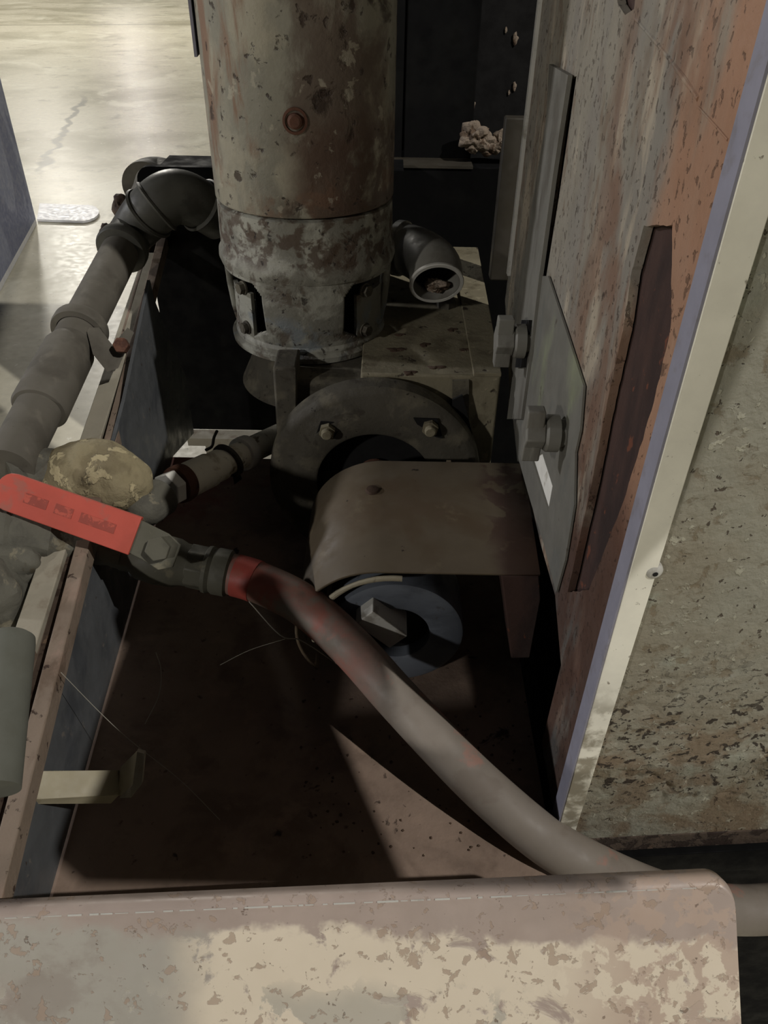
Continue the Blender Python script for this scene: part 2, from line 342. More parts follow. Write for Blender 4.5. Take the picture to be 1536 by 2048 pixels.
def hexa(bm, c, axis, r, h, mi=0, n=6, dome=False, rot=0):
    a, b, d = frame_from(axis); c = V(c)
    pts = [c+(a*math.cos(2*math.pi*i/n+rot)+b*math.sin(2*math.pi*i/n+rot))*r for i in range(n)]
    prism(bm, pts, d*h, mi); return bm
def blob(bm, c, rx, ry, rz, A=None, amp=.1, fr=30, sub=4):
    """lumpy ellipsoid; A = (axis a, b, c) unit vectors"""
    A = A or (V((1, 0, 0)), V((0, 1, 0)), V((0, 0, 1))); c = V(c)
    r = bmesh.ops.create_icosphere(bm, subdivisions=sub, radius=1)
    for v in r['verts']:
        q = v.co.copy(); k = 1+amp*noise.fractal(c+V((q.x*rx, q.y*ry, q.z*rz))*fr, 1, 2, 4)
        v.co = c+A[0]*q.x*rx*k+A[1]*q.y*ry*k+A[2]*q.z*rz*k
    return bm

# ================================================================ SETTING
bm = nb()
for p in ((-45, -20), (45, -20), (45, 70), (-45, 70)): bm.verts.new((p[0], p[1], 0))
bm.faces.new(bm.verts)
fl = link_mesh('floor', bm, 'floor'); tag(fl, 'pale polished concrete hall floor with stains', 'floor', kind='structure')
# saw-cut joints and a crack in the concrete (dark line in the slab itself)
nt = M['floor'].node_tree; N = nt.nodes; L = nt.links; bs = N['Principled BSDF']
def line_mask(p, q, wd, wob):
    geo = N.new('ShaderNodeNewGeometry'); p = V((p[0], p[1])); q = V((q[0], q[1])); d = (q-p); ln = d.length; d /= ln; n = V((-d.y, d.x))
    def dot(v3, off):
        vm = N.new('ShaderNodeVectorMath'); vm.operation = 'DOT_PRODUCT'; L.new(geo.outputs['Position'], vm.inputs[0]); vm.inputs[1].default_value = (v3[0], v3[1], 0)
        a = N.new('ShaderNodeMath'); a.operation = 'SUBTRACT'; L.new(vm.outputs['Value'], a.inputs[0]); a.inputs[1].default_value = off; return a.outputs[0]
    s = dot(n, n.dot(p)); t = dot(d, d.dot(p))
    nz = N.new('ShaderNodeTexNoise'); nz.inputs['Scale'].default_value = 3; nz.inputs['Detail'].default_value = 6; L.new(geo.outputs['Position'], nz.inputs['Vector'])
    w_ = N.new('ShaderNodeMath'); w_.operation = 'MULTIPLY_ADD'; L.new(nz.outputs['Fac'], w_.inputs[0]); w_.inputs[1].default_value = wob; L.new(s, w_.inputs[2])
    o_ = N.new('ShaderNodeMath'); o_.operation = 'SUBTRACT'; L.new(w_.outputs[0], o_.inputs[0]); o_.inputs[1].default_value = wob*.5
    ab = N.new('ShaderNodeMath'); ab.operation = 'ABSOLUTE'; L.new(o_.outputs[0], ab.inputs[0])
    m1 = N.new('ShaderNodeMapRange'); L.new(ab.outputs[0], m1.inputs[0]); m1.inputs[1].default_value = wd; m1.inputs[2].default_value = wd*.4
    m2 = N.new('ShaderNodeMapRange'); L.new(t, m2.inputs[0]); m2.inputs[1].default_value = 0; m2.inputs[2].default_value = .3
    m3 = N.new('ShaderNodeMapRange'); L.new(t, m3.inputs[0]); m3.inputs[1].default_value = ln; m3.inputs[2].default_value = ln-.6
    a = N.new('ShaderNodeMath'); a.operation = 'MULTIPLY'; L.new(m1.outputs[0], a.inputs[0]); L.new(m2.outputs[0], a.inputs[1])
    b = N.new('ShaderNodeMath'); b.operation = 'MULTIPLY'; L.new(a.outputs[0], b.inputs[0]); L.new(m3.outputs[0], b.inputs[1]); return b.outputs[0]
c1, c2 = P(78, 350, z=0), P(172, 185, z=0)
j1, j2 = P(-300, 52, z=0), P(1500, 42, z=0)
k1, k2 = P(-200, 446, z=0), P(900, 436, z=0)
src = bs.inputs['Base Color'].links[0].from_socket
for (a_, b_, wd, wob, col, am) in ((c1, c2, .035, .25, (120, 116, 104), .8), (j1, j2, .07, .1, (146, 140, 120), .8), (k1, k2, .006, .02, (110, 104, 88), .7)):
    mk = line_mask(a_, b_, wd, wob); mu = N.new('ShaderNodeMath'); mu.operation = 'MULTIPLY'; L.new(mk, mu.inputs[0]); mu.inputs[1].default_value = am
    mx = N.new('ShaderNodeMix'); mx.data_type = 'RGBA'; L.new(mu.outputs[0], mx.inputs[0]); L.new(src, mx.inputs[6]); mx.inputs[7].default_value = lin(col); src = mx.outputs[2]
L.new(src, bs.inputs['Base Color'])

# ================================================================ DISPLAY BOARD on the hall floor
fa = P(74, 448, z=0.0); fb = P(0, 585, z=0.0)
dirb = (fb-fa).normalized(); nrm = V((dirb.y, -dirb.x, 0)); nrm = nrm if nrm.x < 0 else -nrm
t = thing('display_board', 'blue-grey free-standing display board with a rounded white foot plate on the hall floor', 'display board', fa)
bm = nb(); e = fa+dirb*2.4
prism(bm, [fa+V((0, 0, .03)), e+V((0, 0, .03)), e+V((0, 0, 2.1)), fa+V((0, 0, 2.1)), fa+V((0, 0, .10))][:4], nrm*.03)
part('board', bm, 'blue', t, smooth=0)
bm = nb(); prism(bm, [fa+V((0, 0, .002)), e+V((0, 0, .002)), e+V((0, 0, .03)), fa+V((0, 0, .03))], nrm*.035-V((0, 0, 0)))
part('bottom_rail', bm, 'white', t, smooth=0)
p0, p1, p2, p3 = P(75, 443, z=.004), P(80, 411, z=.004), P(168, 414, z=.004), P(166, 446, z=.004)
pts = [p0, p1]; cc = (p2+p3)/2
a_ = (p2-p3)/2; b_ = V((a_.y, -a_.x, 0))
pts += [cc+a_*math.cos(s)+b_*math.sin(s)*.55 for s in [math.pi*i/12 for i in range(13)]]
bm = nb(); prism(bm, pts, (0, 0, .012)); part('foot_plate', bm, 'white', t, smooth=0)

# ================================================================ MACHINE BASE AND TRAY
TZ = .72
bm = nb(); box(bm, (-.262, .21, 0), (.145, .93, .70))
single('machine_base', bm, 'black', 'dark steel machine base standing under the brown drip tray', 'machine base', bevel=.004)
t = thing('drip_tray', 'brown rust-flecked steel drip tray lying under the red hose', 'tray', V((0, .6, .70)))
bm = nb(); prism(bm, [(-.262, .215, .705), (.150, .215, .705), (.150, .955, .705), (-.325, .955, .705), (-.29, .62, .705)], (0, 0, TZ-.705))
part('tray_floor', bm, 'tray', t, smooth=0)
# ================================================================ LEFT SIDE PLATE of the tray
wa, wb = V((-.258, .22, 0)), V((-.318, 1.02, 0)); wn = V(((wb-wa).y, -(wb-wa).x, 0)).normalized()
def W(px, py): return PP(px, py, wa, wn)
bm = nb()
pl = [V((wa.x, wa.y, .722)), V((-.3135, .955, .722)), W(388, 866), W(371, 751), W(309, 600), W(300, 560), W(250, 800), W(150, 1180), W(40, 1600), V((wa.x, wa.y, .80))]
pl = [p for p in pl]
prism(bm, pl, -wn*.004)
single('side_plate', bm, 'sheet', 'blue-grey sheet metal side plate rising from the tray beneath the long left rail', 'side plate', smooth=0)

# ================================================================ BLACK BOX behind left
YB = 1.22
b0, b1 = P(362, 334, y=YB), P(396, 858, y=YB)
xl = P(315, 600, y=YB).x; b0.x = b1.x = xl
bm = nb()
pts = [V((b1.x, YB, b1.z)), V((b0.x, YB, b0.z-.02))]+[V((b0.x+.02-.02*math.cos(s), YB, b0.z-.02+.02*math.sin(s))) for s in [math.pi/2*i/6 for i in range(7)]]+[V((.02, YB, b0.z)), V((.02, YB, b1.z))]
prism(bm, pts, (0, .012, 0))
t = thing('black_cabinet', 'low black steel cabinet standing behind the motor on the left', 'cabinet', V((-.15, 1.3, 0)))
part('front_plate', bm, 'black', t, smooth=0)
bm = nb(); box(bm, (b1.x+.03, YB+.013, b1.z), (.02, YB+.09, b0.z-.004)); part('housing', bm, 'black', t)
bm = nb(); box(bm, (-.20, YB+.04, 0), (-.12, YB+.08, b1.z)); part('leg', bm, 'black', t)

# tall black enclosure at the back, ledge and panels
YC = 1.34; zl = P(860, 327, y=YC).z
t = thing('rear_enclosure', 'tall black panelled enclosure rising behind the rusty motor', 'enclosure', V((.1, 1.5, 0)))
bm = nb(); box(bm, (.0, YC-.02, 0), (.42, YC+.3, zl)); part('lower_body', bm, 'black', t, bevel=.002)
xa, xb_, xc = P(808, 200, y=YC+.03).x, P(950, 200, y=YC+.03).x, .42
for (u0, u1) in ((-.12, xa-.0015), (xa+.0015, xb_)):
    bm = nb(); box(bm, (u0, YC+.03, zl), (u1, YC+.045, 2.0)); part('upper_panel', bm, 'black', t, bevel=.002)
bm = nb(); box(bm, (-.12, YC+.10, zl), (.42, YC+.11, 2.0)); part('back_wall', bm, 'void', t)
bm = nb(); box(bm, (.0, YC-.023, zl-.002), (xb_, YC+.03, zl+.002)); part('ledge_strip', bm, 'band', t)
enc = t
for i, (px, py, r) in enumerate(((952, 268, .016), (968, 282, .013), (947, 290, .01), (990, 290, .011), (1010, 282, .014), (1026, 288, .012), (975, 300, .008), (940, 278, .012))):
    p = P(px, py, y=YC+.0)
    bm = nb(); blob(bm, p, r*1.2, r, r, amp=.55, fr=70)
    lab = 'crumbling lump of chalky crust on the black ledge'
    if i == 0: root = thing('crust_debris', 'crumbling heap of pale chalky crust on the black ledge by the rusted side wall', 'debris', V((p.x, p.y, zl)))
    part('crust_lump', bm, 'debris', root)
for px, py, r in ((1031, 76, .004), (1029, 172, .003), (946, 208, .0035), (942, 226, .0025), (1012, 60, .002), (1018, 185, .0018)):
    bm = nb(); blob(bm, P(px, py, y=YC+.098), r, r*.4, r*1.8, amp=.6, fr=200, sub=3); part('paint_chip', bm, 'debris', t, label='small pale fleck stuck to the dark back wall')
# grey post between enclosure and side wall
bm = nb(); q0, q1 = P(985, 505, y=1.08), P(1050, 505, y=1.08)
box(bm, (q0.x, 1.08, .95), (q1.x+.01, 1.10, 1.16)); 
single('grey_post', bm, 'band', 'short grey steel post in shadow behind the far edge of the rusted wall', 'post', bevel=.002)

# ================================================================ MOTOR
MC = V((-.100, .95, 0)); MR = .104
t = thing('electric_motor', 'upright cylindrical electric motor with flaking grey paint and rust', 'motor', V((MC.x, MC.y, .93)))
zs = 1.097
bm = nb()
closed_lathe(bm, [(MR-.006, zs+.001), (MR-.0015, zs+.0025), (MR, zs+.005), (MR, 1.30), (MR+.001, 1.304), (MR+.001, 1.40), (MR-.006, 1.41)], MC, (0, 0, 1), 128)
part('motor_housing', bm, 'motor', t)
bm = nb(); closed_lathe(bm, [(MR-.03, 1.40), (MR+.004, 1.401), (MR+.004, 1.47), (MR-.03, 1.50)], MC, (0, 0, 1), 96); part('fan_cowl', bm, 'motor', t)
bm = nb()   # lower end bell + bulge
closed_lathe(bm, [(MR-.004, zs), (MR-.001, zs-.002), (MR-.0005, zs-.02), (MR, 1.045), (MR+.003, 1.040), (MR+.0035, 1.033), (MR+.001, 1.026), (MR-.004, 1.0245)][::-1], MC, (0, 0, 1), 128)
part('end_bell', bm, 'lantern', t)
# lantern with four windows
bm = nb(); seg = 360; zr0 = [1.026, 1.021, 1.014, 1.007, 1.0, .990, .98, .97, .960, .951, .945, .941, .936]
rr0 = [MR-.001, MR-.001, MR-.0015, MR-.002, MR-.002, MR-.003, MR-.004, MR-.005, MR-.007, MR-.009, MR-.0105, MR-.008, MR-.008]
zr, rr = [], []
for k in range(len(zr0)-1):
    for q in range(5): zr.append(zr0[k]+(zr0[k+1]-zr0[k])*q/5); rr.append(rr0[k]+(rr0[k+1]-rr0[k])*q/5)
zr.append(zr0[-1]); rr.append(rr0[-1])
grid = [[bm.verts.new(MC+V((r*math.cos(2*math.pi*i/seg), r*math.sin(2*math.pi*i/seg), z))) for i in range(seg)] for z, r in zip(zr, rr)]
for k in range(len(zr)-1):
    for i in range(seg):
        ang = (i+.5)*360/seg; hole = False
        for c in (-90-51, -90+53, 90-50, 90+50):
            da = (ang-c+180) % 360-180
            zc_ = (zr[k]+zr[k+1])/2
            if abs(da) < 24 and .9475 < zc_ < 1.0215:
                s = da if c in (-90+53, 90+50) else -da      # corner cut towards the bottom inside
                if zc_ < .960 and s < -24+(.960-zc_)*1300: continue
                if zc_ > 1.008 and s < -24+(zc_-1.008)*500: continue
                if zc_ < .953 and s > 16: continue
                hole = True
        if hole: continue
        j = (i+1) % seg; bm.faces.new((grid[k][i], grid[k][j], grid[k+1][j], grid[k+1][i]))
lo = part('lantern', bm, 'lantern', t); sm = lo.modifiers.new('wall', 'SOLIDIFY'); sm.thickness = .008; sm.offset = -1
bm = nb(); closed_lathe(bm, [(MR-.035, .937), (MR-.035, 1.024)], MC, (0, 0, 1), 64); part('inner_hub', bm, 'void', t)
bm = nb(); closed_lathe(bm, [(MR-.014, .925), (MR-.004, .927), (MR-.003, .934), (MR-.009, .938)], MC, (0, 0, 1), 128); part('mounting_rim', bm, 'lantern', t)
for c, sgn in ((-134, -1), (-43, 1)):
    bm = nb(); A0 = math.radians(-90+sgn*42); A1 = math.radians(-90+sgn*75)
    n = 8; r_ = MR-.010
    outer = [MC+V((r_*math.cos(A0+(A1-A0)*i/n), r_*math.sin(A0+(A1-A0)*i/n), .940)) for i in range(n+1)]
    inner = [MC+V(((r_-.005)*math.cos(A0+(A1-A0)*i/n), (r_-.005)*math.sin(A0+(A1-A0)*i/n), .940)) for i in range(n, -1, -1)]
    prism(bm, outer+inner, (0, 0, .062)); part('bearing_tab', bm, 'lantern', t)
    for zz in (.956, 1.006):
        am = math.radians(-90+sgn*50); p = MC+V((math.cos(am), math.sin(am), 0))*(MR-.0095); p.z = zz
        bm = nb(); hexa(bm, p, (math.cos(am), math.sin(am), .0), .0068, .007); closed_lathe(bm, [(.0085, -.001), (.0085, .001)], p, (math.cos(am), math.sin(am), 0), 20)
        part('bolt', bm, 'cast', t)
# plug bolt on housing
ax = V((-.10, -1, 0)).normalized(); p = P(590, 242, y=MC.y-MR); d_ = V((p.x-MC.x, 0, 0)); th = math.asin(max(-1, min(1, (p.x-MC.x)/MR)))
pc = V((MC.x+MR*math.sin(th), MC.y-MR*math.cos(th), p.z)); ax = V((math.sin(th), -math.cos(th), 0))
bm = nb(); closed_lathe(bm, [(.0125, -.002), (.0125, .0015), (.010, .002), (.0095, -.0005), (.0075, .0), (.0070, .0045), (.005, .006)], pc, ax, 40); part('plug_screw', bm, 'rust', t, label='rusty round plug screw')
# seam clip / nameplate strip on the left flank
for (u, v) in ((P(410, 8, y=.93).z, P(418, 112, y=.93).z),):
    bm = nb(); a0 = math.pi*1.03; pz = MC+V((math.cos(a0), math.sin(a0), 0))*(MR+.001)
    nx = V((math.cos(a0), math.sin(a0), 0)); tx = V((-math.sin(a0), math.cos(a0), 0))
    box_pts = [pz-tx*.02+V((0, 0, v)), pz+tx*.02+V((0, 0, v)), pz+tx*.02+V((0, 0, u+.05)), pz-tx*.02+V((0, 0, u+.05))]
    prism(bm, box_pts, nx*.003); part('nameplate', bm, 'lav_edge', t, smooth=0)

# ================================================================ PUMP CASING under the motor
CC = V((-.012, .765, .812))
t = thing('pump_casing', 'dusty cast iron pump casing with a round flanged face beneath the motor', 'pump', V((-.02, .85, .722)))
bm = nb()
a_in, a_out = .070, .128
prof = [(a_in, .0), (a_in+.003, -.002), (.090, -.003), (.098, -.003), (.104, .000), (.118, .001), (a_out-.004, .003), (a_out, .008), (a_out+.001, .028), (a_out-.006, .034), (.112, .038), (.108, .05), (.108, .16), (.0, .16)]
lathe(bm, prof, CC, (0, 1, 0), 128); lathe(bm, [(a_in, 0), (a_in-.002, .03), (0, .032)], CC, (0, 1, 0), 128, mi=1)
part('flange', bm, ['cast', 'void'], t)
bm = nb(); box(bm, (CC.x-.105, CC.y+.03, .722), (CC.x+.10, CC.y+.19, CC.z)); part('lower_body', bm, 'cast', t, bevel=.004)
bm = nb(); prism(bm, [(-.138, .797, .80), (.078, .797, .80), (.070, .815, .925), (-.125, .815, .925)], (0, .19, 0)); part('upper_body', bm, 'cast', t, bevel=.008)
bm = nb()   # neck blending up to the motor rim
pr = [(.085, .125), (.083, .118), (.078, .10), (.088, .075), (.10, .05)]
lathe(bm, [(r, h+CC.z) for r, h in pr], V((MC.x+.005, MC.y, 0)), (0, 0, 1), 64); part('neck', bm, 'cast', t)
bm = nb(); prism(bm, [P(545, 735, y=.80), P(592, 735, y=.80), P(592, 1000, y=.775), P(575, 1008, y=.775), P(556, 905, y=.79)], (0, .05, 0)); part('side_rib', bm, 'cast', t, bevel=.003)
for px, py, s in ((655, 858, 1), (860, 852, 1)):
    p = P(px, py, y=CC.y-.001); bm = nb()
    # diamond shaped recess pad
    rad = (p-V((CC.x, p.y, CC.z))).normalized(); tn = V((0, -1, 0)).cross(rad).normalized()
    w1, w2 = .022, .013
    prism(bm, [p+tn*w1-rad*.003, p+rad*w2, p-tn*w1-rad*.003, p-rad*w2*1.0], (0, -.0018, 0), mi=0); part('bolt_recess', bm, 'void', t, smooth=0)
    bm = nb(); hexa(bm, p+V((0, -.002, 0)), (0, -1, 0), .0095, .007, rot=.3); lathe(bm, [(.0065, 0), (.0065, .012), (.005, .0135), (0, .0135)], p+V((0, -.002, 0)), (0, -1, 0), 24); part('flange_bolt', bm, 'cast_light', t)
bm = nb()
for i in range(1): closed_lathe(bm, [(.02, .015), (.02, .03)], CC+V((0, -.005, 0)), (0, 1, 0), 40)
part('shaft', bm, 'rust', t)

# base block with top plate and raised strip
t = thing('bearing_block', 'heavy steel base block with a dusty top to the right of the motor', 'base block', V((.08, 1.0, .722)))
zt = P(960, 752, y=.805).z; xr = P(1003, 745, y=.805).x
x1f, x1b = xr, P(955, 500, z=zt).x; yb = P(930, 500, z=zt).y
bm = nb(); prism(bm, [(-.03, .805, .722), (x1f, .805, .722), (x1b, yb, .722), (-.03, yb, .722)], (0, 0, zt-.722)); part('block', bm, 'cast_light', t, bevel=.003)
bm = nb(); s0 = P(945, 745, z=zt).x; prism(bm, [(s0, .803, zt), (x1f, .803, zt), (x1b, yb, zt), (x1b-.042, yb, zt)], (0, 0, .005)); part('raised_strip', bm, 'cast_light', t, bevel=.001)
bm = nb(); prism(bm, [P(905, 762, y=.80), P(938, 762, y=.80), P(938, 925, y=.80), P(905, 925, y=.80)], (0, .004, 0)); part('front_seam_plate', bm, 'cast', t, smooth=0)
bm = nb(); p = P(892, 612, z=zt); hexa(bm, p, (0, 0, 1), .014, .008, rot=.2); lathe(bm, [(.006, 0), (.006, .014), (0, .0145)], p, (0, 0, 1), 16); part('anchor_nut', bm, 'cast', t)
for (pq, s) in (((820, 745), .0), ((870, 735), .3), ((790, 700), .8), ((850, 690), .2), ((905, 660), .2), ((800, 670), .2), ((925, 540), .1), ((930, 700), .1)):
    p = P(pq[0], pq[1], z=zt); bm = nb(); blob(bm, p+V((0, 0, -.002)), .008+.01*random.random(), .005+.006*random.random(), .0045, amp=.6, fr=90, sub=3); part('dirt_clod', bm, 'crumb', t)
# casting web between flange and block (broken dark gap)
bm = nb(); prism(bm, [P(905, 800, y=.79), P(925, 790, y=.79), P(935, 830, y=.79), P(945, 870, y=.79), P(925, 920, y=.79), P(900, 880, y=.79)], (0, .003, 0)); part('gasket_gap', bm, 'void', t, smooth=0)

# ================================================================ OUTLET ELBOW
oc = P(873, 567, d=.965)
t = thing('outlet_elbow', 'open-ended grey pipe elbow with a bright chipped rim jutting from behind the motor', 'pipe elbow', oc-V((0, 0, .03)))
st = V((-.01, 1.03, 1.055)); en_ = V((.10, -.92, -.40)).normalized(); path = spline([P(752, 492, d=1.07), P(790, 495, d=1.055), P(832, 506, d=1.035), oc-en_*.030, oc], 8)
n = len(path); bm = nb(); tube(bm, path, [.026 if i < n*.30 else .0335 for i in range(n)], seg=40, inner=.004); part('elbow_body', bm, 'strap', t)
bm = nb(); dd = (path[-1]-path[-2]).normalized(); tube(bm, [oc-dd*.003, oc+dd*.0005, oc+dd*.0015], [.0335, .0345, .0335], seg=40, inner=.004); part('rim', bm, 'bright_steel', t)
bm = nb(); tube(bm, [path[9], path[10], path[11]], .0365, seg=40); part('collar', bm, 'strap', t)
bm = nb(); blob(bm, oc-dd*.022+V((.003, 0, -.020)), .013, .012, .007, amp=.7, fr=120, sub=4); part('mineral_deposit', bm, 'debris', t)

# ================================================================ BELT GUARD and PULLEY
GC = V((-.002, 0, .786)); GR = .082; Y0, Y1 = .54, .735
t = thing('belt_guard', 'olive-brown sheet metal belt guard with a rounded left end lying before the casing', 'belt guard', V((.05, .64, .722)))
xr_f = P(1075, 1132, z=GC.z+GR).x; xr_b = P(1046, 930, z=GC.z+GR).x
bm = nb(); rows = []
for y, xr_ in ((Y0, xr_f), (Y1-.01, xr_b), (Y1, xr_b)):
    dr = .0 if y < Y1 else .006
    pr = [V((xr_, y, GC.z+GR-dr))]+[V((GC.x+(xr_-GC.x)*k, y, GC.z+GR-dr)) for k in (.75, .5, .25)]+[V((GC.x-(GR-dr)*math.sin(a), y, GC.z+(GR-dr)*math.cos(a))) for a in [math.radians(5*i) for i in range(0, 27)]]
    rows.append([bm.verts.new(p) for p in pr])
for a_, b_ in zip(rows, rows[1:]):
    for i in range(len(a_)-1): bm.faces.new((a_[i], a_[i+1], b_[i+1], b_[i]))
g = part('guard_shell', bm, 'guard', t); s_ = g.modifiers.new('sheet', 'SOLIDIFY'); s_.thickness = .003; s_.offset = 1
bm = nb(); # rolled front lip on the curved end
lp = [V((GC.x+.012-(GR-.004)*math.sin(a), Y0-.002, GC.z+.0+(GR-.004)*math.cos(a))) for a in [math.radians(6*i-6) for i in range(0, 18)]]
tube(bm, lp, .0028, seg=10, wob=.3); part('front_lip', bm, 'lip', t)
bm = nb(); p = P(745, 982, z=GC.z+GR+.002); closed_lathe(bm, [(.008, 0), (.0065, .003), (.003, .004)], p, (0, 0, 1), 20); part('cap_screw', bm, 'crumb', t)
bm = nb(); box(bm, (.07, Y1-.01, .722), (.075, Y1, GC.z+GR)); part('rear_flange', bm, 'guard', t)
PCN = V((.014, Y0, .786))
t = thing('pulley', 'worn grey steel pulley disc with a square-ended shaft under the guard', 'pulley', V((PCN.x, PCN.y+.03, .722)))
bm = nb(); r = .068
lathe(bm, [(.034, .016), (.034, .002), (.037, .0), (r-.005, -.001), (r-.001, .001), (r, .005), (r, .060), (r-.01, .064), (.0, .064)], PCN, (0, 1, 0), 96); part('rim', bm, 'steel_blue', t)
bm = nb(); closed_lathe(bm, [(.034, .016), (.034, .02)], PCN, (0, 1, 0), 48); part('web', bm, 'void', t)
bm = nb(); c = P(765, 1262, y=Y0-.02); a = V((.62, 0, -.6)).normalized(); b = V((.6, 0, .62)).normalized()
prism(bm, [c-a*.025-b*.012, c+a*.022-b*.012, c+a*.022+b*.012, c-a*.025+b*.012], (0, .034, 0)); part('shaft_key', bm, 'bright_steel', t, bevel=.001)
bm = nb(); box(bm, (PCN.x-.03, Y0+.02, .722), (PCN.x+.05, Y0+.06, .745)); part('foot', bm, 'void', t)
# brown block beneath the right end of the guard
bm = nb(); q = [P(1003, 1140, y=.545), P(1080, 1140, y=.545), P(1112, 1200, y=.545), P(1112, 1318, y=.545), P(1022, 1318, y=.545)]
prism(bm, [V((min(p.x, .1535), .545, min(p.z, .8635))) for p in q], (0, .10, 0)); single('support_block', bm, 'shaded_rust', 'squat brown rusted support block beneath the right end of the belt guard', 'support block', bevel=.002)

# ================================================================ RIGHT SIDE WALL
WX = .155
def S(px, py, off=0.0): return P(px, py, x=WX-off)
bm = nb()
YN = .378
outer = [V((WX, YN, .73)), V((WX, YN, 1.38)), V((WX, .58, 1.38)), V((WX, .60, 1.95)), V((WX, .975, 1.95)), V((WX, .965, 1.35)), S(1010, 600), S(1018, 760), S(1035, 925), S(1110, 1190), S(1122, 1330), V((WX, .455, .73))]
slot = [S(1133, 160), S(1153, 152), S(1120, 380), S(1092, 556), S(1080, 556), S(1106, 370)]
tear = [S(1228, -30), S(1275, -40), S(1268, 18), S(1250, 30), S(1236, 8)]
def rough(pts, amp=.0008, n=10):
    out = []
    for a_, b_ in zip(pts, pts[1:]+pts[:1]):
        for k in range(n):
            p = a_.lerp(b_, k/n); out.append(p+V((0, noise.noise(p*140)*amp*2, noise.noise(p*140+V((9, 9, 9)))*amp)))
    return out
chan = rough([S(1288, 452), S(1345, 450), S(1343, 560), S(1342, 655), S(1303, 820), S(1248, 1000), S(1178, 1180), S(1135, 1185), S(1185, 960), S(1215, 800), S(1246, 660), S(1264, 540)])
prism(bm, outer, (.006, 0, 0), holes=[slot, tear, chan])
t = thing('side_wall', 'tall rusted steel side wall of the machine with streaked orange paint', 'machine wall', V((WX, .7, .722)))
part('plate', bm, 'wall', t, smooth=0)
bm = nb(); box(bm, (WX+.0075, YN+.006, .87), (WX+.011, .56, 1.37)); box(bm, (WX+.0075, .56, 1.0), (WX+.011, .96, 1.5)); part('inner_skin', bm, 'shaded_rust', t)  # rusty skin coloured dark to carry the shade inside the groove
bm = nb(); box(bm, (WX-.004, .962, 1.0), (WX+.012, .972, 1.6)); part('highlight_flange', bm, 'bright_steel', t)  # pale steel flange put in for the thin highlight on the far edge
# weld seam across the plate
bm = nb(); tube(bm, spline([S(1272, 38, -.0004), S(1330, 105, -.0004), S(1375, 165, -.0004), S(1398, 198, -.0004)], 8), .0015, seg=10, wob=.5); tube(bm, spline([S(1398, 215), S(1430, 250), S(1456, 280)], 6), .0007, seg=8); part('weld_seam', bm, 'wall', t)
# strap (adjuster bar)
bm = nb(); prism(bm, [S(1098, 128, .006), S(1136, 150, .006), S(1106, 350, .006), S(1078, 555, .006), S(1062, 690, .006), S(1042, 838, .006), S(1014, 838, .006), S(1036, 600, .006), S(1062, 420, .006), S(1092, 240, .006)], (.004, 0, 0))
t2 = thing('adjuster_strap', 'long grey flat strap bolted upright on the rusted side wall', 'strap', S(1030, 838, .006)); part('bar', bm, 'strap', t2, smooth=0)
bm = nb(); prism(bm, [S(1043, 640, .0095), S(1058, 640, .0095), S(1046, 735, .0095), S(1030, 735, .0095)], (.003, 0, 0)); part('slot', bm, 'void', t2, smooth=0)
# green tinted plate
bm = nb(); g_out = [S(1084, 552, .0028), S(1096, 552, .0028), S(1130, 655, .0028), S(1167, 772, .0028), S(1160, 860, .0028), S(1150, 905, .0028), S(1148, 1010, .0028), S(1130, 1120, .0028), S(1112, 1185, .0028), S(1088, 1090, .0028), S(1060, 1000, .0028), S(1036, 915, .0028), S(1030, 860, .0028), S(1048, 730, .0028), S(1066, 640, .0028)]
g_hole = [S(1064, 918, .0028), S(1084, 905, .0028), S(1105, 972, .0028), S(1096, 1022, .0028)]
prism(bm, g_out, (.0018, 0, 0), holes=[g_hole])
t3 = thing('access_plate', 'yellow-green tinted grey plate with a pale gap bolted low on the side wall', 'plate', S(1100, 1180, .0028)); part('plate', bm, 'green_plate', t3, smooth=0)
bm = nb(); prism(bm, [S(1060, 912, .0008), S(1090, 898, .0008), S(1110, 975, .0008), S(1097, 1032, .0008)], (.0005, 0, 0)); single('paper_label', bm, 'pvc_clean', 'torn white paper label showing through the gap in the green-tinged plate', 'label', smooth=0)
# clamp bolts
def clamp(px, py, s, label, off):
    c = S(px, py, off); t = thing('clamp_bolt', label, 'bolt', c-V((0, 0, .02)), group='clamp bolts on the side wall')
    ax = V((-1, 0, 0))
    bm = nb(); hexa(bm, c+V((.010, 0, 0)), (1, 0, 0), .0135*s, .014*s, rot=.3); part('hex_nut', bm, 'strap', t, bevel=.001)
    bm = nb(); closed_lathe(bm, [(.0155*s, -.002), (.017*s, 0), (.017*s, .010)], c, (1, 0, 0), 40); part('washer', bm, 'strap', t)
    bm = nb(); closed_lathe(bm, [(.008*s, -.004), (.008*s, .034*s)], c, (1, 0, 0), 24); part('shank', bm, 'bright_steel', t)
    bm = nb()  # wing shaped clamp head
    for q in (-1, 1):
        prism(bm, [c+V((-.004, .0085*s, q*.004*s)), c+V((-.004, -.0095*s, q*.004*s)), c+V((-.004, -.008*s, q*.026*s)), c+V((-.004, .004*s, q*.026*s))], (-.016*s, 0, 0))
    hexa(bm, c+V((-.020*s, 0, 0)), (1, 0, 0), .015*s, .018*s)
    part('clamp_head', bm, 'strap', t, bevel=.0015)
clamp(1030, 682, 1.05, 'upper clamp bolt with a winged grey head on the grey strap', .020)
clamp(1092, 866, .95, 'lower clamp bolt with a winged grey head on the green-tinged plate', .018)

